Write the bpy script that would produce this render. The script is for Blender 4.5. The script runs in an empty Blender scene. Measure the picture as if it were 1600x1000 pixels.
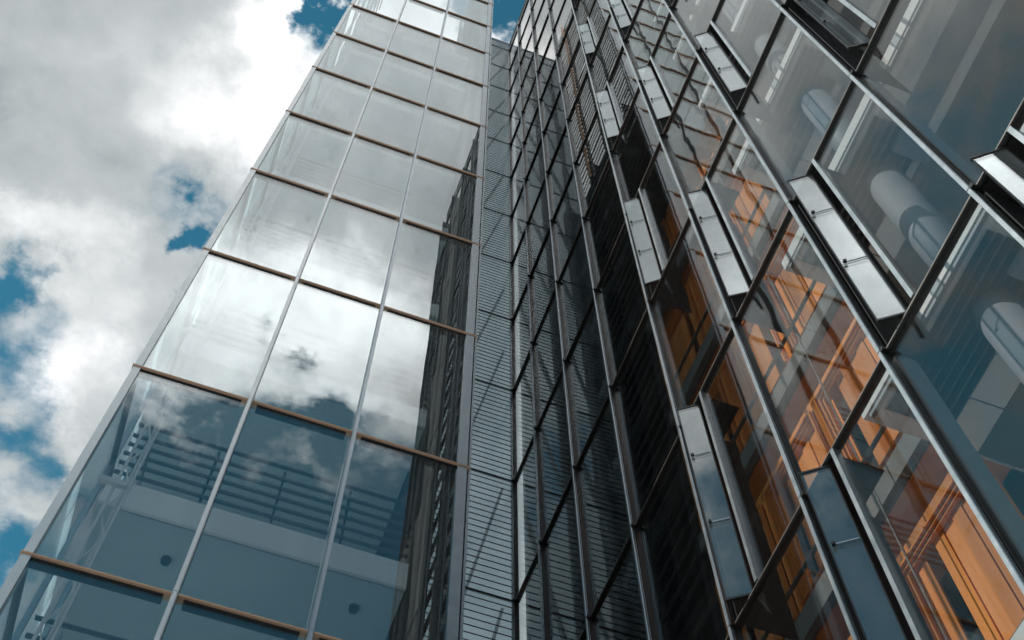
import bpy, bmesh, math, random
from mathutils import Vector, Matrix
random.seed(7)
C = bpy.context.scene.collection
S = bpy.context.scene
H = 3.6                                    # storey height in metres; plan units below are storey heights
def P(x, y, z): return Vector((x*H, y*H, (z+4)*H))
# ------------------------------------------------------------------ camera
cam = bpy.data.cameras.new('camera'); cam.sensor_width = 36; cam.lens = 43.13
cam.clip_end = 6000; cam.clip_start = .05
co = bpy.data.objects.new('camera', cam); C.objects.link(co); S.camera = co
R3 = ((0.93960, -0.34224, -0.00414), (0.30756, 0.84879, -0.43034+.0043), (0.14925, 0.39812, 0.90512))
CAM_R = None  # filled below
def set_cam():
    rv = Vector((0.4343, -0.0811, 0.3426)); th = rv.length; R = Matrix.Rotation(th, 3, rv.normalized())
    right, down, fwd = R[0], R[1], R[2]
    m = Matrix((right, -down, -fwd)).transposed().to_4x4()
    m.translation = P(-1.2465, -3.3011, -3.4886)
    co.matrix_world = m
set_cam()
# ------------------------------------------------------------------ sky and sun
SUN = Vector((-.80, .07, .56)).normalized()
S.view_settings.view_transform = 'Standard'; S.view_settings.look = 'None'
S.view_settings.exposure = .12; S.view_settings.gamma = 1; S.view_settings.use_curve_mapping = False
W = bpy.data.worlds.new('World'); S.world = W; W.use_nodes = True
nt = W.node_tree; nt.nodes.clear()
def N(t, tp, **k):
    n = t.nodes.new(tp)
    for a, b in k.items(): setattr(n, a, b)
    return n
def MATH(t, op, a, b=None, c=None, clamp=False):
    n = N(t, 'ShaderNodeMath', operation=op, use_clamp=clamp)
    for i, v in enumerate((a, b, c)):
        if v is None: continue
        if isinstance(v, (int, float)): n.inputs[i].default_value = v
        else: t.links.new(v, n.inputs[i])
    return n.outputs[0]
sky = N(nt, 'ShaderNodeTexSky', sky_type='NISHITA'); sky.sun_disc = False
sky.sun_elevation = math.asin(SUN.z); sky.sun_rotation = math.atan2(SUN.x, SUN.y)
sky.air_density = 1.0; sky.dust_density = .6; sky.ozone_density = 1.2
tc = N(nt, 'ShaderNodeTexCoord'); sp = N(nt, 'ShaderNodeSeparateXYZ'); nt.links.new(tc.outputs['Generated'], sp.inputs[0])
zc = MATH(nt, 'MAXIMUM', sp.outputs[2], .06)
px = MATH(nt, 'DIVIDE', sp.outputs[0], zc); py = MATH(nt, 'DIVIDE', sp.outputs[1], zc)
pc = N(nt, 'ShaderNodeCombineXYZ'); nt.links.new(px, pc.inputs[0]); nt.links.new(py, pc.inputs[1])
def noise(t, vec, scale, detail, rough=.55, dist=0., off=(0, 0, 0)):
    mp = N(t, 'ShaderNodeMapping'); mp.inputs['Location'].default_value = off; t.links.new(vec, mp.inputs[0])
    n = N(t, 'ShaderNodeTexNoise'); n.inputs['Scale'].default_value = scale; n.inputs['Detail'].default_value = detail
    n.inputs['Roughness'].default_value = rough; n.inputs['Distortion'].default_value = dist
    t.links.new(mp.outputs[0], n.inputs['Vector']); return n.outputs[0]
wA = noise(nt, pc.outputs[0], 9, 8, .6, 0, (7.7, 3.3, 0)); wB = noise(nt, pc.outputs[0], 9, 8, .6, 0, (1.7, 8.3, 0))
qx = MATH(nt, 'ADD', px, MATH(nt, 'MULTIPLY', MATH(nt, 'SUBTRACT', wA, .5), .24)); qy = MATH(nt, 'ADD', py, MATH(nt, 'MULTIPLY', MATH(nt, 'SUBTRACT', wB, .5), .24))
def blob(cx, cy, rx, ry, rot, amp):
    c, s = math.cos(rot), math.sin(rot)
    dx = MATH(nt, 'SUBTRACT', qx, cx); dy = MATH(nt, 'SUBTRACT', qy, cy)
    u = MATH(nt, 'DIVIDE', MATH(nt, 'ADD', MATH(nt, 'MULTIPLY', dx, c), MATH(nt, 'MULTIPLY', dy, s)), rx)
    v = MATH(nt, 'DIVIDE', MATH(nt, 'ADD', MATH(nt, 'MULTIPLY', dx, -s), MATH(nt, 'MULTIPLY', dy, c)), ry)
    r2 = MATH(nt, 'ADD', MATH(nt, 'MULTIPLY', u, u), MATH(nt, 'MULTIPLY', v, v))
    return MATH(nt, 'MULTIPLY', MATH(nt, 'EXPONENT', MATH(nt, 'MULTIPLY', r2, -1.)), amp)
def total(lst):
    o = lst[0]
    for q in lst[1:]: o = MATH(nt, 'ADD', o, q)
    return o
# where the cloud cover is broken (negative) or heavy (positive), in cloud-layer coordinates (x/z, y/z)
HOLES = [(-.068, .236, .020, .045, 0, -.95), (-.130, .462, .016, .023, .3, -.82), (.066, .17, .03, .03, 0, -.9),
         (-.268, .565, .02, .03, 0, -.45), (-.215, .70, .045, .11, .0, -.55), (-.212, .86, .04, .04, 0, -.5), (-.18, .74, .02, .03, 0, -.25),
         (.05, -1.10, 2.2, .46, 0, -1.6), (.0, -.47, .30, .09, 0, .45), (-.015, -.53, .03, .022, .3, -.55), (.035, -.60, .05, .022, .3, -.4), (-.06, -.625, .03, .02, 0, -.35),
         (-.80, .25, .42, .55, 0, -.62), (1.1, .6, .5, .6, 0, -.6), (-.28, -.44, .16, .12, 0, .4), (0, 1.6, .9, .5, 0, -.5),
         (-.37, -.33, .05, .03, .4, -.4),
         (-.05, .0, .5, .6, 0, .25), (-.09, -.64, .05, .02, .2, .35), (.03, -.66, .05, .02, .2, .35)]
n1 = noise(nt, pc.outputs[0], 5.5, 12, .56, .25, (3.1, 1.7, 0))
n2 = noise(nt, pc.outputs[0], 15, 10, .6, .3, (.3, 5.2, 0))
dens = MATH(nt, 'ADD', MATH(nt, 'ADD', MATH(nt, 'MULTIPLY', n1, 1.5), MATH(nt, 'MULTIPLY', n2, .9)), total([blob(*b) for b in HOLES]))
mr = N(nt, 'ShaderNodeMapRange', interpolation_type='SMOOTHSTEP'); nt.links.new(dens, mr.inputs[0])
mr.inputs[1].default_value = .62; mr.inputs[2].default_value = 1.20
# cloud brightness: grey undersides, brighter edges and thin parts
LIGHT = [(-.62, .25, .3, .4, 0, -.40), (-.30, -.45, .16, .14, 0, .42), (-.075, .27, .05, .10, .2, .55), (-.13, .35, .06, .05, 0, .2), (.06, .20, .06, .05, 0, .4), (-.25, .50, .06, .05, 0, .32), (-.19, .62, .05, .06, 0, .3),
         (-.21, .37, .10, .11, 0, .07), (-.26, .29, .10, .09, 0, .06), (-.03, -.51, .18, .08, 0, 1.0), (-.05, -.32, .3, .14, 0, .2), (-.03, -.62, .2, .05, 0, .7)]
n3 = noise(nt, pc.outputs[0], 4.2, 8, .5, .2, (9.2, 4.4, 0))
n4 = noise(nt, pc.outputs[0], 17, 8, .55, .2, (2.2, 7.4, 0))
br = MATH(nt, 'ADD', MATH(nt, 'ADD', MATH(nt, 'MULTIPLY', n3, .75), MATH(nt, 'MULTIPLY', n4, .32)), total([blob(*b) for b in LIGHT]))
br = MATH(nt, 'MULTIPLY', br, .625)
ramp = N(nt, 'ShaderNodeValToRGB'); nt.links.new(br, ramp.inputs[0])
el = ramp.color_ramp.elements
el[0].position = .10; el[0].color = (.26, .29, .30, 1)
el[1].position = 1.0; el[1].color = (3.4, 3.4, 3.4, 1)
for ps, q in ((.20, (.34, .375, .385)), (.34, (.52, .56, .57)), (.475, (.84, .86, .87)), (.62, (1.25, 1.25, 1.25)), (.78, (2.1, 2.1, 2.1))):
    e = ramp.color_ramp.elements.new(ps); e.color = (*q, 1)
tint = N(nt, 'ShaderNodeMix', data_type='RGBA', blend_type='MULTIPLY'); tint.inputs[0].default_value = 1
nt.links.new(sky.outputs[0], tint.inputs[6]); tint.inputs[7].default_value = (.34, 1.12, 1.04, 1)
b_sky = N(nt, 'ShaderNodeBackground'); nt.links.new(tint.outputs[2], b_sky.inputs[0]); b_sky.inputs[1].default_value = .092
b_cl = N(nt, 'ShaderNodeBackground'); nt.links.new(ramp.outputs[0], b_cl.inputs[0]); b_cl.inputs[1].default_value = 1.0
mx = N(nt, 'ShaderNodeMixShader'); nt.links.new(mr.outputs[0], mx.inputs[0])
nt.links.new(b_sky.outputs[0], mx.inputs[1]); nt.links.new(b_cl.outputs[0], mx.inputs[2])
wo = N(nt, 'ShaderNodeOutputWorld'); nt.links.new(mx.outputs[0], wo.inputs[0])
sl = bpy.data.lights.new('sun', 'SUN'); sl.energy = 2.2; sl.angle = math.radians(1.2); sl.color = (1, .93, .83)
so = bpy.data.objects.new('sun', sl); C.objects.link(so); so.location = P(-6, -3, 8)
so.rotation_euler = SUN.to_track_quat('Z', 'Y').to_euler()
S.render.engine = 'CYCLES'
cy = S.cycles
cy.max_bounces = 12; cy.glossy_bounces = 7; cy.diffuse_bounces = 4; cy.transmission_bounces = 4; cy.transparent_max_bounces = 40
cy.caustics_reflective = False; cy.caustics_refractive = False; cy.use_denoising = True; cy.denoising_input_passes = 'RGB'
# ------------------------------------------------------------------ materials
M = {}
def mat(name, col, rough=.5, metal=0., var=.08, scale=6., bump=0., bscale=40., spec=.5, streak=None):
    m = bpy.data.materials.new(name); m.use_nodes = True; t = m.node_tree; b = t.nodes['Principled BSDF']
    tc = N(t, 'ShaderNodeTexCoord'); oi = N(t, 'ShaderNodeObjectInfo')
    vec = tc.outputs['Object']
    ad = N(t, 'ShaderNodeVectorMath', operation='ADD'); t.links.new(vec, ad.inputs[0])
    sc_ = N(t, 'ShaderNodeVectorMath', operation='SCALE'); t.links.new(oi.outputs['Location'], sc_.inputs[0]); sc_.inputs[3].default_value = 1.0
    t.links.new(sc_.outputs[0], ad.inputs[1]); vec = ad.outputs[0]
    if streak:
        mp = N(t, 'ShaderNodeMapping'); mp.inputs['Scale'].default_value = streak; t.links.new(vec, mp.inputs[0]); vec = mp.outputs[0]
    n = N(t, 'ShaderNodeTexNoise'); n.inputs['Scale'].default_value = scale; n.inputs['Detail'].default_value = 6; t.links.new(vec, n.inputs['Vector'])
    f = MATH(t, 'ADD', MATH(t, 'MULTIPLY', MATH(t, 'SUBTRACT', n.outputs[0], .5), 4*var), MATH(t, 'ADD', MATH(t, 'MULTIPLY', MATH(t, 'SUBTRACT', oi.outputs['Random'], .5), 2*var), 1.))
    s = N(t, 'ShaderNodeVectorMath', operation='SCALE'); s.inputs[0].default_value = col; t.links.new(f, s.inputs[3])
    t.links.new(s.outputs[0], b.inputs['Base Color'])
    b.inputs['Metallic'].default_value = metal; b.inputs['Specular IOR Level'].default_value = spec
    r = MATH(t, 'ADD', MATH(t, 'MULTIPLY', n.outputs[0], .2), rough-.1, clamp=True); t.links.new(r, b.inputs['Roughness'])
    if bump:
        n2 = N(t, 'ShaderNodeTexNoise'); n2.inputs['Scale'].default_value = bscale; n2.inputs['Detail'].default_value = 4; t.links.new(vec, n2.inputs['Vector'])
        bp = N(t, 'ShaderNodeBump'); bp.inputs['Strength'].default_value = 1; bp.inputs['Distance'].default_value = bump
        t.links.new(n2.outputs[0], bp.inputs['Height']); t.links.new(bp.outputs[0], b.inputs['Normal'])
    M[name] = m; return m
def glassmat(name, ior, clear, refl, warp, wscale, haze=0., dust=.0):
    m = bpy.data.materials.new(name); m.use_nodes = True; t = m.node_tree; t.nodes.clear()
    out = N(t, 'ShaderNodeOutputMaterial'); mx = N(t, 'ShaderNodeMixShader')
    tr = N(t, 'ShaderNodeBsdfTransparent'); tr.inputs[0].default_value = (*clear, 1)
    gl = N(t, 'ShaderNodeBsdfGlossy'); gl.inputs['Color'].default_value = (*refl, 1); gl.inputs['Roughness'].default_value = haze
    geo = N(t, 'ShaderNodeNewGeometry'); fr = N(t, 'ShaderNodeFresnel')
    # thin pane: the ray leaves the far face as it entered the near one
    t.links.new(MATH(t, 'ADD', MATH(t, 'MULTIPLY', geo.outputs['Backfacing'], 1/ior-ior), ior), fr.inputs[0]); oi = N(t, 'ShaderNodeObjectInfo')
    # each pane is bowed and rippled a little, differently from its neighbour
    off = N(t, 'ShaderNodeCombineXYZ'); k = MATH(t, 'MULTIPLY', oi.outputs['Random'], 37.)
    for i in range(3): t.links.new(k, off.inputs[i])
    ad = N(t, 'ShaderNodeVectorMath', operation='ADD'); t.links.new(geo.outputs['Position'], ad.inputs[0]); t.links.new(off.outputs[0], ad.inputs[1])
    n = N(t, 'ShaderNodeTexNoise'); n.inputs['Scale'].default_value = wscale; n.inputs['Detail'].default_value = .6; t.links.new(ad.outputs[0], n.inputs['Vector'])
    bp = N(t, 'ShaderNodeBump'); bp.inputs['Strength'].default_value = 1; bp.inputs['Distance'].default_value = warp
    t.links.new(n.outputs[0], bp.inputs['Height']); t.links.new(bp.outputs[0], gl.inputs['Normal'])
    t.links.new(fr.outputs[0], mx.inputs[0]); t.links.new(tr.outputs[0], mx.inputs[1]); t.links.new(gl.outputs[0], mx.inputs[2])
    last = mx.outputs[0]
    if dust:
        d = N(t, 'ShaderNodeBsdfDiffuse'); d.inputs[0].default_value = (.5, .55, .58, 1)
        mp = N(t, 'ShaderNodeMapping'); mp.inputs['Scale'].default_value = (1, 1, .25); t.links.new(ad.outputs[0], mp.inputs[0])
        dn = N(t, 'ShaderNodeTexNoise'); dn.inputs['Scale'].default_value = 5; dn.inputs['Detail'].default_value = 6; t.links.new(mp.outputs[0], dn.inputs['Vector'])
        m2 = N(t, 'ShaderNodeMixShader'); t.links.new(MATH(t, 'MULTIPLY', dn.outputs[0], dust*2), m2.inputs[0])
        t.links.new(last, m2.inputs[1]); t.links.new(d.outputs[0], m2.inputs[2]); last = m2.outputs[0]
    t.links.new(last, out.inputs[0]); M[name] = m; return m
glassmat('glass_tower', 1.85, (.93, .96, .97), (.96, 1, 1), .0012, .8, 0, .02)
glassmat('glass_front', 1.42, (.93, .95, .95), (1, .98, .96), .0028, 1.1, 0, .004)
glassmat('glass_flat', 1.42, (.92, .95, .96), (1, .98, .96), .0009, 1.0, 0, .003)
glassmat('glass_vent', 1.85, (.90, .95, .97), (.95, 1, 1), .0008, 1.2, .02, .06)
mat('aluminium', (.40, .44, .47), .34, .8, .05, 5)
mat('pale_metal', (.72, .73, .72), .38, .55, .04, 5)
mat('dark_metal', (.022, .024, .026), .38, .35, .1, 8)
mat('transom_metal', (.09, .085, .08), .28, .7, .08, 6)
mat('cap_metal', (.36, .33, .31), .3, .8, .06, 6)
mat('warm_lit_cap', (.62, .42, .30), .26, .7, .06, 6)  # warm reflected highlight on the tower transoms, put into the base colour
mat('deep_black', (.006, .006, .007), .7, 0, .1, 8)  # near-black; stands in for shade inside vents and behind the lower slats
mat('soffit', (.74, .74, .75), .75, 0, .06, 1.2, .002, 60)
mat('tower_soffit', (.60, .75, .80), .8, 0, .07, 1.2, .002, 60)
mat('tower_edge', (.92, .93, .94), .6, 0, .03, 2)
mat('rail_metal', (.05, .07, .09), .45, .3, .1, 6)
mat('white_steel', (.75, .78, .80), .5, 0, .05, 6)
mat('white_panel', (.88, .89, .90), .7, 0, .025, 2)
mat('taupe_panel', (.20, .187, .178), .8, 0, .05, 1.5)
mat('grille_metal', (.015, .017, .02), .5, .3, .08, 6)
mat('column_paint', (.26, .28, .32), .55, 0, .04, 1.5, .0008, 120)
mat('inner_fin', (.26, .28, .31), .55, .1, .05, 3)
mat('floor', (.12, .12, .12), .8, 0, .1, 3)
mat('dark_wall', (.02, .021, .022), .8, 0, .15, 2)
mat('wood', (.80, .27, .055), .36, 0, .26, 3.5, .0008, 30, .5, (1, 1, .12))
mat('wood_edge', (.72, .25, .05), .36, 0, .10, 5, 0, 30, .5, (1, .3, 1))
mat('copper_post', (.75, .40, .20), .35, .7, .12, 6)
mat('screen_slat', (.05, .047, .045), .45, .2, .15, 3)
mat('ground_stone', (.36, .35, .34), .85, 0, .10, .6, .004, 25)
mat('concrete', (.3, .3, .3), .85, 0, .08, 1, .003, 25)
# louvre slats: frosted glass that lets the daylight and the added shadow bars behind show
m = bpy.data.materials.new('frosted_slat'); m.use_nodes = True; t = m.node_tree; t.nodes.clear()
out = N(t, 'ShaderNodeOutputMaterial'); oi = N(t, 'ShaderNodeObjectInfo')
d = N(t, 'ShaderNodeBsdfDiffuse'); tl = N(t, 'ShaderNodeBsdfTranslucent'); tr = N(t, 'ShaderNodeBsdfTransparent'); g = N(t, 'ShaderNodeBsdfGlossy')
cc = N(t, 'ShaderNodeMix', data_type='RGBA'); t.links.new(oi.outputs['Random'], cc.inputs[0]); cc.inputs[6].default_value = (.32, .42, .47, 1); cc.inputs[7].default_value = (.40, .50, .55, 1)
t.links.new(cc.outputs[2], d.inputs[0]); t.links.new(cc.outputs[2], tl.inputs[0]); tr.inputs[0].default_value = (.72, .84, .89, 1)
g.inputs['Roughness'].default_value = .25
a = N(t, 'ShaderNodeMixShader'); a.inputs[0].default_value = .55; t.links.new(d.outputs[0], a.inputs[1]); t.links.new(tl.outputs[0], a.inputs[2])
b = N(t, 'ShaderNodeMixShader'); b.inputs[0].default_value = .30; t.links.new(a.outputs[0], b.inputs[1]); t.links.new(tr.outputs[0], b.inputs[2])
c = N(t, 'ShaderNodeMixShader'); fr = N(t, 'ShaderNodeFresnel'); fr.inputs[0].default_value = 1.4; t.links.new(fr.outputs[0], c.inputs[0]); t.links.new(b.outputs[0], c.inputs[1]); t.links.new(g.outputs[0], c.inputs[2])
t.links.new(c.outputs[0], out.inputs[0]); M['frosted_slat'] = m
m = bpy.data.materials.new('clear_glass'); m.use_nodes = True; t = m.node_tree; t.nodes.clear()
out = N(t, 'ShaderNodeOutputMaterial'); tr = N(t, 'ShaderNodeBsdfTransparent'); tr.inputs[0].default_value = (.9, .94, .95, 1)
t.links.new(tr.outputs[0], out.inputs[0]); M['clear_glass'] = m
# ------------------------------------------------------------------ mesh helpers
MESH = {}
def add_box(bm, c, d, rot=None):
    vs = bmesh.ops.create_cube(bm, size=1)['verts']
    for v in vs:
        v.co = Vector((v.co.x*d[0], v.co.y*d[1], v.co.z*d[2]))
        if rot: v.co = rot @ v.co
        v.co += Vector(c)
def finish(bm, key, material):
    me = bpy.data.meshes.new(key); bmesh.ops.recalc_face_normals(bm, faces=bm.faces); bm.to_mesh(me); bm.free()
    me.materials.append(M[material]); return me
def box_mesh(name, d, material):
    key = (name, tuple(round(q, 4) for q in d), material)
    if key not in MESH:
        bm = bmesh.new(); add_box(bm, (0, 0, 0), d)
        MESH[key] = finish(bm, name, material)
    return MESH[key]
def bars_mesh(name, boxes, material):
    bm = bmesh.new()
    for c, d in boxes: add_box(bm, c, d)
    return finish(bm, name, material)
def profile_mesh(name, prof, length, axis, material, bevel=0):
    """closed 2D outline extruded along axis ('z': outline in x,y; 'y': outline in x,z; 'x': outline in y,z), centred"""
    key = (name, round(length, 4), axis, material)
    if key in MESH: return MESH[key]
    bm = bmesh.new(); ring = []
    for s in (-.5, .5):
        q = []
        for a, b in prof:
            l = s*length
            q.append(bm.verts.new({'z': (a, b, l), 'y': (a, l, b), 'x': (l, a, b)}[axis]))
        ring.append(q)
    n = len(prof)
    bm.faces.new(ring[0]); bm.faces.new(ring[1][::-1])
    for i in range(n): bm.faces.new((ring[0][i], ring[0][(i+1) % n], ring[1][(i+1) % n], ring[1][i]))
    MESH[key] = finish(bm, name, material); return MESH[key]
def two_tone(me, test, second):
    if len(me.materials) > 1: return me
    me.materials.append(M[second])
    for f in me.polygons:
        if test(f): f.material_index = 1
    return me
def cyl_mesh(name, r, l, material, seg=48):
    key = (name, r, round(l, 3), material)
    if key in MESH: return MESH[key]
    bm = bmesh.new(); bmesh.ops.create_cone(bm, cap_ends=True, segments=seg, radius1=r, radius2=r, depth=l)
    for f in bm.faces:
        if len(f.verts) == 4: f.smooth = True
    MESH[key] = finish(bm, name, material); return MESH[key]
def link(name, me, loc, parent, rot=None, kind=None, label=None):
    o = bpy.data.objects.new(name, me); C.objects.link(o)
    base = Vector((0, 0, 0))
    if parent is not None:
        o.parent = parent; q = parent
        while q is not None: base += Vector(q.location); q = q.parent
    o.location = Vector(loc) - base
    if rot is not None: o.rotation_euler = rot
    if kind: o['kind'] = kind
    if label: o['label'] = label
    return o
def tilt(o, a):
    o.rotation_euler = (math.radians(random.uniform(-a, a)), math.radians(random.uniform(-a, a)), math.radians(random.uniform(-a, a))); return o
def part(name, d, loc, material, parent, **k):      # a box part: size in metres, location in metres
    return link(name, box_mesh(name, d, material), loc, parent, **k)
def between(name, a, b, w, t_, material, parent):   # a straight bar between two points
    a, b = Vector(a), Vector(b); v = b-a
    o = link(name, box_mesh(name, (w, t_, v.length), material), (a+b)/2, parent)
    o.rotation_euler = v.to_track_quat('Z', 'Y').to_euler(); return o
def thing(name, label, cat, loc, group=None):
    o = bpy.data.objects.new(name, None); C.objects.link(o); o.location = loc; o['label'] = label; o['category'] = cat
    o.empty_display_size = .5
    if group: o['group'] = group
    return o
# ------------------------------------------------------------------ ground
bm = bmesh.new(); bmesh.ops.create_grid(bm, x_segments=40, y_segments=40, size=2500)
g_ = link('ground', finish(bm, 'ground', 'ground_stone'), (0, 0, -.002), None, kind='structure')
# ------------------------------------------------------------------ glass tower (left)
AY, AR, AL = -1.1974, -.6463, -1.7387
MX = [-1.7387, -1.3693, -1.0170, -.6463]
TOP = 13
tower = thing('glass_tower', 'tall slender glass tower in the left half, three panes wide, reflecting the clouds', 'tower', P(-1.19, -.6, -4))
D = 1.45     # body depth towards the back
r = .026
mA = [(-.075, -.017), (-.075, .017), (-.055, .017), (-.055, .010), (-.04, .010), (-.04, .026), (.20, .026), (.20, -.026), (-.04, -.026), (-.04, -.010), (-.055, -.010), (-.055, -.017)]
mA = [(b_, a_) for a_, b_ in mA]      # outline in x, y: face towards -y
tmull = two_tone(profile_mesh('tower_mullion', mA, H-.006, 'z', 'pale_metal'), lambda f: f.center.y > -.03 and f.normal.x > -.5 or abs(f.center.x) < .013 and abs(f.normal.x) > .5, 'dark_metal')  # right-hand sides dark, left light: sun and shade put into the metal
tmull_shade = tmull.copy(); tmull_shade.materials[0] = M['aluminium']  # darker copy: the shade on one mullion put into its metal colour
for k in range(-3, TOP+1):
    zc_ = k-.5
    for j, x in enumerate(MX):
        if j in (1, 2):
            link('mullion', tmull if j == 1 else tmull_shade, P(x, AY, zc_), tower)
        elif j == 0:
            part('corner_post', (.085, .13, H-.006), P(x, AY, zc_)+Vector((0, .035, 0)), 'pale_metal', tower)
        else:
            part('corner_post', (.12, .10, H-.006), P(x, AY, zc_)+Vector((.015, .02, 0)), 'aluminium', tower)
            part('corner_post', (.03, .08, H-.006), P(x, AY, zc_)+Vector((.115, .04, 0)), 'aluminium', tower)
    for j in range(3):
        w = (MX[j+1]-MX[j])*H-.06
        tilt(link('glass_pane', box_mesh('pane', (w, .012, H-.07), 'glass_tower'), P((MX[j]+MX[j+1])/2, AY, zc_), tower), .10)
    # side wall towards the left: panes and posts
    for i in range(4):
        y0 = AY+i*.3625
        part('glass_pane', (.012, .3625*H-.07, H-.07), P(AL, y0+.18125, zc_), 'glass_tower', tower)
        if i: part('side_mullion', (.06, .06, H-.01), P(AL, y0, zc_), 'aluminium', tower)
    part('side_transom', (.07, D*H, .05), P(AL, AY+D/2, k)+Vector((0, .1, 0)), 'transom_metal', tower)
    # transom: a rounded nose with a dark underside; it runs past both corner posts
    tp = [(-.040, -.012), (-.048, 0), (-.040, .012), (-.015, .020), (.055, .020), (.055, -.020), (-.015, -.020)]

    for j in range(3):
        x0 = MX[j]+(.008 if j else -.016); x1 = MX[j+1]-(.008 if j < 2 else -.030)
        part('transom_rail', ((x1-x0)*H-.13, .04, .07), P((x0+x1)/2, AY, k)+Vector((0, .077, 0)), 'dark_metal', tower)
        link('transom', profile_mesh('tower_transom%d' % j, tp, (x1-x0)*H, 'x', 'warm_lit_cap'), P((x0+x1)/2, AY, k), tower)
        part('transom_seal', ((x1-x0)*H-.13, .06, .022), P((x0+x1)/2, AY, k)+Vector((0, .012, -.031)), 'dark_metal', tower)
        part('transom_seal', ((x1-x0)*H-.13, .06, .022), P((x0+x1)/2, AY, k)+Vector((0, .012, .031)), 'dark_metal', tower)
# floor slabs stand back from the glass; white edge, open bar railing above, lattice mast at the left end
ye = AY+.25
for k in range(-2, 8):
    zs = k-.385
    x0, x1 = -1.697, -.668
    part('floor_slab', ((x1-x0)*H, (D-.27)*H, .115*H), P((x0+x1)/2, ye+.012+(D-.27)/2, zs+.06), 'tower_soffit', tower)
    part('slab_edge', ((x1-x0)*H+.01, .04, .125*H), P((x0+x1)/2, ye, zs+.0625), 'tower_edge', tower)
    rail = link('railing', box_mesh('rail_top', ((x1-x0)*H, .05, .02), 'rail_metal'), P((x0+x1)/2, ye, zs+.125+.335), tower)
    for n in range(5):
        link('bar', box_mesh('rail_bar', ((x1-x0)*H, .03, .045), 'rail_metal'), P((x0+x1)/2, ye, zs+.17+n*.055), rail)
    for n in range(5):
        link('post', box_mesh('rail_post', (.03, .03, .32*H), 'rail_metal'), P(x0+.05+n*.23, ye, zs+.29)+Vector((0, .04, 0)), rail)
    if k < 7:
        link('downlight', cyl_mesh('downlight', .055, .05, 'rail_metal', 24), P(-1.455, ye+.14, zs)-Vector((0, 0, .02)), tower)
        link('downlight', cyl_mesh('downlight', .055, .05, 'rail_metal', 24), P(-.86, ye+.12, zs)-Vector((0, 0, .02)), tower)
    # glazed inner office front behind the slab edge
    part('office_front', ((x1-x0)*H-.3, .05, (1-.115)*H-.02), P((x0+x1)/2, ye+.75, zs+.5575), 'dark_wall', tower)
mast = link('lattice_mast', box_mesh('mast_rod', (.03, .03, 11*H), 'white_steel'), P(-1.652, AY+.13, 3), tower)
link('rod', box_mesh('mast_rod', (.03, .03, 11*H), 'white_steel'), P(-1.612, AY+.13, 3), mast)
link('rod', box_mesh('mast_rod', (.03, .03, 11*H), 'white_steel'), P(-1.632, AY+.19, 3), mast)
for n in range(88):
    z = -2.45+n*.125
    a_, b_ = ((-1.652, -1.612) if n % 2 else (-1.612, -1.652))
    between('lacing', P(a_, AY+.13, z), P(b_, AY+.13, z+.125), .016, .016, 'white_steel', mast)
    if n % 8 == 0: part('mast_bracket', (.3, .06, .08), P(-1.66, AY+.12, z), 'white_steel', tower)
part('parapet', ((AR-AL)*H+.1, .12, .3), P((AR+AL)/2, AY, TOP+.05), 'aluminium', tower)
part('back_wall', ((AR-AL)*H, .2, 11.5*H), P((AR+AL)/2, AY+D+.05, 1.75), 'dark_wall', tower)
# side wall facing the recess: horizontal slats on posts
SX = AR
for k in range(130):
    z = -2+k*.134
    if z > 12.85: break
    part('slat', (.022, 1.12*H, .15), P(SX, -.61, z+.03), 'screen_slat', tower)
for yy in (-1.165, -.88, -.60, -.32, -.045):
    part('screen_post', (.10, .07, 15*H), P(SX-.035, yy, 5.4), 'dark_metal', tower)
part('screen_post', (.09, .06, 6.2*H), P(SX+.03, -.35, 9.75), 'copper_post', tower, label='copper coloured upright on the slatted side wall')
part('screen_shade', (.05, 1.15*H, 9.3*H), P(SX-.075, -.60, 1.9), 'deep_black', tower)  # black sheet painting the dark interior behind the lower slats
# ------------------------------------------------------------------ louvred wall at the back of the recess
lw = thing('louvred_wall', 'narrow pale louvred wall in the recess between the two glass facades', 'louvred wall', P(-.32, 0, -4))
LX0, LX1 = AR-.02, -.012
bm = bmesh.new(); add_box(bm, (0, 0, .006), ((LX1-LX0)*H, .012, H/20-.014)); n_ = len(bm.faces)
add_box(bm, (0, -.001, -H/40+.006), ((LX1-LX0)*H, .016, .009)); bm.faces.ensure_lookup_table()
for f in bm.faces[n_:]: f.material_index = 1
for f in bm.faces[:n_]: f.material_index = 0 if f.calc_center_median().y < -.005 else 2   # frosted front face of a clear glass slat
LS = finish(bm, 'louvre_slat', 'frosted_slat'); LS.materials.append(M['dark_metal']); LS.materials.append(M['clear_glass'])
for k in range(0, 13):
    n = 20 if k < 12 else 7
    for i in range(n):
        z = k + (i+.5)/20
        o = link('slat', LS, P((LX0+LX1)/2, 0, z), lw)
        o.rotation_euler = (math.radians(-3), 0, 0)
    part('joint_rail', ((LX1-LX0)*H, .05, .022), P((LX0+LX1)/2, 0, k), 'dark_metal', lw)
part('coping', ((LX1-LX0)*H, .10, .03), P((LX0+LX1)/2, 0, 12.36), 'aluminium', lw)
part('lower_panel', ((LX1-LX0)*H, .05, 4*H), P((LX0+LX1)/2, .01, -2), 'concrete', lw)
for i, x in enumerate((-.335, -.56)):  # added uprights behind the slats, standing in for shadow bands
    part('shadow_post', ((.22, .16)[i], .06, 12*H), P(x, .05, 6), 'inner_fin', lw)
for n in range(5):  # added slanting bars that imitate shadow lines on the louvres
    z = -1+n*2.6
    between('shadow_bar', P(-.62, .07, z), P(-.05, .07, z+3.0), .12, .05, 'inner_fin', lw)
    between('shadow_bar', P(-.30, .06, z+.6), P(-.05, .06, z+2.0), .08, .05, 'inner_fin', lw)
    between('shadow_bar', P(-.63, .06, z+.9), P(-.34, .06, z+2.9), .09, .05, 'inner_fin', lw)
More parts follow.
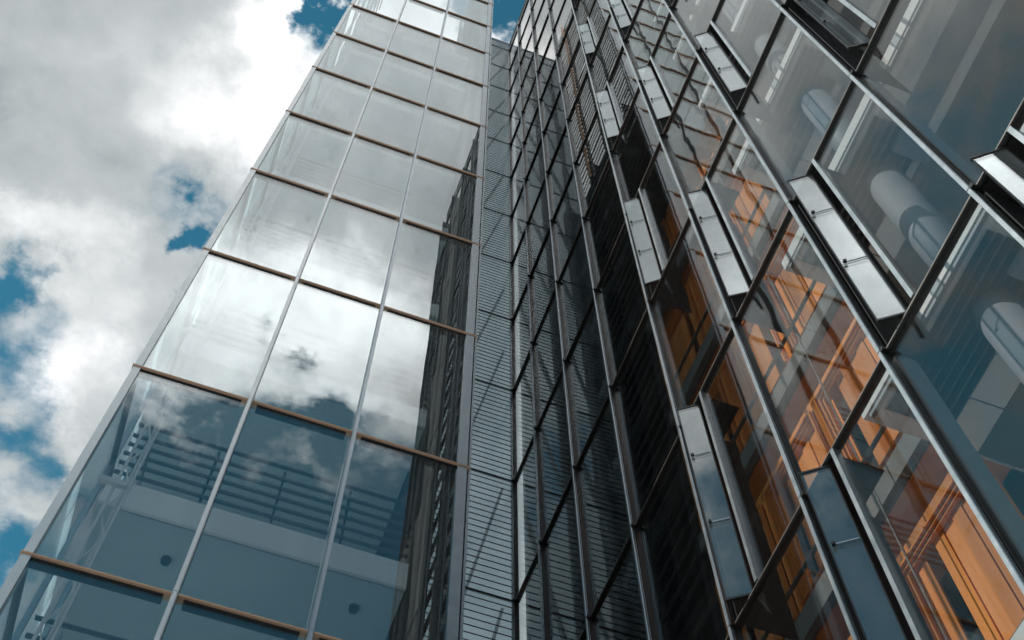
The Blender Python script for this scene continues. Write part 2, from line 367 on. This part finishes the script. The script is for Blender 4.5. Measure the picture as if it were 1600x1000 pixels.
# ------------------------------------------------------------------ long glass front (right)
front = thing('glass_facade_building', 'long glass-fronted building on the right with tilted-open vents, round column and orange timber inside', 'building', P(0, -2.4, -4))
SY = [0.]+[.3393+.4145*i for i in range(12)]
ZTOP = 12.33
# mullion outline (x outwards is negative): cap, groove, second fin, groove, base
mB = [(-.088, -.017), (-.088, .017), (-.080, .022), (-.070, .022), (-.070, .008), (-.060, .008), (-.060, .020), (-.050, .020), (-.050, .008), (-.040, .008),
      (-.040, .027), (.03, .027), (.03, -.027), (-.040, -.027), (-.040, -.008), (-.050, -.008), (-.050, -.020), (-.060, -.020), (-.060, -.008), (-.070, -.008), (-.070, -.022), (-.080, -.022)]
tB = [(-.036, -.012), (-.036, .012), (-.026, .018), (.04, .018), (.04, -.020), (-.026, -.020)]
def is_open(i, top): return i >= 4 and (i+top) % 2 == 0 and top <= 9
nrow = list(range(-3, 13))
mull = two_tone(profile_mesh('facade_mullion', mB, H-.014, 'z', 'aluminium'), lambda f: f.center.x > -.048 or abs(f.center.y) < .009 and abs(f.normal.x) < .5, 'dark_metal')
for j in range(len(SY)):
    y = -SY[j]
    for k in nrow:
        z0, z1 = k-1, k
        link('mullion', mull, P(0, y, (z0+z1)/2), front)
        part('joint_cleat', (.05, .055, .05), P(0, y, k)+Vector((-.06, -.030, 0)), 'dark_metal', front)
    part('mullion_tail', (.1, .05, .33*H-.02), P(0, y, 12+.165), 'aluminium', front)
    if j >= 8: part('added_fin', (.11, .04, 15.2*H), P(0, y, 4.4)+Vector((-.145, 0, 0)), 'dark_metal', front)  # fins added out of view to darken the facade's mirror image
    if j >= 6: part('inner_fin', (.22, .06, 16.3*H), P(0, y, 4.1)+Vector((.145, 0, 0)), 'inner_fin', front)
for i in range(len(SY)-1):
    y0, y1 = -SY[i], -SY[i+1]; w = (y0-y1)*H; ymid = (y0+y1)/2
    tm = profile_mesh('facade_transom%s' % ('a' if i == 0 else 'b'), tB, w-.055, 'y', 'dark_metal')
    for k in nrow:
        tr_ = link('transom', tm, P(0, ymid, k), front)
        link('cap', box_mesh('transom_cap', (.010, w-.055, .014), 'cap_metal'), P(0, ymid, k)+Vector((-.0415, 0, 0)), tr_)
        zc_ = k-.5
        if not is_open(i, k):
            tilt(link('glass_pane', box_mesh('pane', (.012, w-.07, H-.05), 'glass_front' if i > 4 else 'glass_flat'), P(0, ymid, zc_), front), .16)
        else:
            yj = y0-.150                                    # jamb beside the vent
            part('jamb', (.07, .045, H-.06), P(0, yj, zc_)+Vector((-.02, 0, 0)), 'aluminium', front)
            wf = (yj-y1)*H-.06
            tilt(link('glass_pane', box_mesh('pane', (.012, wf, H-.05), 'glass_front' if i > 4 else 'glass_flat'), P(0, y1+wf/2/H+.009, zc_), front), .16)
            part('vent_shade', (.62, .01, H-.07), P(0, y0, zc_)+Vector((.315, -.045, 0)), 'deep_black', front)  # black sheets here stand in for the shade inside the open vent
            part('vent_shade', (.46, .46, .01), P(0, y0-.078, k)+Vector((.235, 0, -.035)), 'deep_black', front)
            # the vent: side hung at the jamb, swung out square to the facade
            vw = .0694*H; vh = H-.085
            hx, hy, ox, oy = 0., -.107, -.056, -.066        # hinge edge and free edge, in plan
            v = link('vent', box_mesh('vent_pane', (vw, .014, vh), 'glass_vent'), P((hx+ox)/2, y0+(hy+oy)/2, zc_), front)
            for nm, d, l, mt in (('vent_rail', (vw+.02, .03, .022), (0, 0, vh/2), 'dark_metal'), ('vent_rail', (vw+.02, .035, .028), (0, 0, -vh/2), 'dark_metal'),
                                 ('vent_stile', (.010, .020, vh-.04), (vw/2, 0, 0), 'dark_metal'), ('vent_stile', (.012, .026, vh-.04), (-vw/2, 0, 0), 'dark_metal'),
                                 ('stay', (vw-.03, .010, .012), (0, .018, .20*vh), 'aluminium'), ('stay', (vw-.03, .010, .012), (0, .018, -.16*vh), 'aluminium')):
                o = link(nm, box_mesh(nm, d, mt), (0, 0, 0), v); o.location = l
            for zz in (.20, -.16):
                o = link('knob', cyl_mesh('knob', .018, .03, 'dark_metal', 16), (0, 0, 0), v); o.location = (vw/2-.035, .03, zz*vh)
                o.rotation_euler = (math.pi/2, 0, 0)
            v.rotation_euler = (0, 0, math.atan2(oy-hy, ox-hx)+math.radians(random.uniform(-3, 3)))
    part('glass_pane', (.012, w-.07, .3*H), P(0, ymid, 12.16), 'glass_front', front)
    part('coping', (.10, w-.05, .03), P(0, ymid, ZTOP), 'aluminium', front)
YE = -SY[-1]
YP = -2.12                   # partition between the grey rooms and the timber hall
part('roof_slab', (2.1*H, -YE*H, .2*H), P(1.1, YE/2, 11.9), 'soffit', front)
part('back_wall', (.2, -YE*H, 16*H), P(2.1, YE/2, 3.9), 'deep_black', front)
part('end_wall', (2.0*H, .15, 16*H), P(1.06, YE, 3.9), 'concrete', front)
part('end_wall', (2.0*H, .15, 16*H), P(1.06, .02, 3.9), 'deep_black', front)
for k in range(-3, 12):
    zc_ = k+.29
    if k >= 4:
        part('floor_slab', (1.9*H, (YP+.02)*-H, .10*H), P(.11+.95, (YP+.0)/2, zc_+.05), 'deep_black', front)
    sl_ = part('floor_slab', (1.84*H, (YP-YE)*H, .06*H), P(.172+.92, (YP+YE)/2, zc_+.03), 'soffit', front)
    part('partition', (1.85*H, .06, .89*H), P(.15+.925, YP, zc_-.455), 'dark_wall', front) if k > 3 else part('partition', (1.2*H, .06, .89*H), P(.85+.6, YP, zc_-.455), 'dark_wall', front)
    if k > 4 or k < -2: continue
    # ceiling fittings
    yc0, yc1 = YE+.1, YP-.02
    part('cove_strip', (.030*H, (yc1-yc0)*H, .03), P(.200, (yc0+yc1)/2, zc_)-Vector((0, 0, .0152)), 'white_panel', front)
    part('cove_strip', (.012*H, (yc1-yc0)*H, .06), P(.183, (yc0+yc1)/2, zc_)-Vector((0, 0, .032)), 'inner_fin', front)
    part('ceiling_panel', (.095*H, 2.1*H, .012), P(.335, -3.72, zc_)-Vector((0, 0, .0065)), 'inner_fin', front)
    for n in range(6):
        for xx in (.62, 1.02, 1.42):
            part('ceiling_panel', (.40*H-.012, .42*H-.012, .02), P(xx, -2.34-n*.42, zc_)-Vector((0, 0, .011)), 'taupe_panel', front)
    for n in range(2):
        part('ceiling_panel', (.102*H-.01, .135*H-.01, .024), P(.443, -2.345+n*.137, zc_)-Vector((0, 0, .037)), 'white_panel', front, label='white ceiling panel')
    g0 = part('grille', (.185*H, .02, .03), P(.297, -2.175, zc_)-Vector((0, 0, .03)), 'grille_metal', front)
    for n in range(7):
        part('grille_bar', (.045, .52*H, .05), P(.215+n*.027, -2.44, zc_)-Vector((0, 0, .055)), 'grille_metal', g0)
    part('bulkhead', (.12*H, .07*H, .18), P(.36, -2.655, zc_)-Vector((0, 0, .092)), 'column_paint', front)
    for yy in (-2.52, -4.18):
        link('column', cyl_mesh('column', .061*H, .89*H, 'column_paint', 64), P(.33, yy, zc_-.446), front)
# ------------------------------------------------------------------ timber hall behind the middle bays
WX = .5
part('hall_ceiling', (1.85*H, -YP*H-.1, .12), P(1.03, YP/2, 3.33), 'deep_black', front)
part('hall_wall', (.1, 1.3*H, 7.3*H), P(.80, -1.47, -.35), 'deep_black', front)
part('hall_wall', (.35*H, .1, 7.3*H), P(.66, -.80, -.35), 'deep_black', front)
ybays = [(-2.08, -1.70), (-1.66, -1.28), (-1.24, -.86)]
for k in range(-3, 4):
    part('gallery_edge', (.10, 1.26*H, .10*H), P(WX-.02, -1.47, k-.44), 'taupe_panel', front)
    part('gallery_floor', (.26*H, 1.26*H, .08), P(WX+.14, -1.47, k-.46), 'wood', front)
    part('handrail', (.05, 1.26*H, .03), P(WX-.05, -1.47, k-.30), 'cap_metal', front)
    for (a_, b_) in ybays:
        z0, z1 = k-.34, k+.30
        ym, wd = (a_+b_)/2, (b_-a_)*H
        for n, dd in enumerate((.018, .055, .092)):      # three stepped timber frames
            q = dd; xx = -.03+.035*n
            fw = .026
            if wd-2*q < .1: continue
            base = P(WX, ym, (z0+z1)/2)
            for sgn in (-1, 1):
                part('frame_upright', (.06, fw, (z1-z0)*H-2*q), base+Vector((xx, sgn*(wd/2-q), 0)), 'wood_edge', front)
                part('frame_rail', (.06, wd-2*q-fw, fw), base+Vector((xx, 0, sgn*((z1-z0)*H/2-q))), 'wood_edge', front)
        # timber boards close the opening, a few turned open onto the dark
        nb = max(1, int(wd/.16))
        for n in range(nb):
            if (n*5+k*7) % 6 == 0: continue
            yb = a_*H + (n+.5)*wd/nb
            xo = .09+.015*(n % 2)
            o = part('board', (.03, wd/nb-.010, (z1-z0)*H-.02), Vector((P(WX, 0, 0).x+xo, yb, P(0, 0, (z0+z1)/2).z)), 'wood', front)
            if (n+k*3) % 9 == 4: o.rotation_euler = (0, 0, math.radians(60))
    for yy in (-2.10, -1.68, -1.26, -.84):
        part('timber_post', (.12, .035*H, .74*H), P(WX+.02, yy, k-.02), 'wood', front)
    part('timber_beam', (.12, 1.26*H, .055*H), P(WX+.02, -1.47, k+.335), 'wood', front)
    part('hanging_rod', (.018, .018, .9*H), P(WX-.12, -1.86, k), 'cap_metal', front)
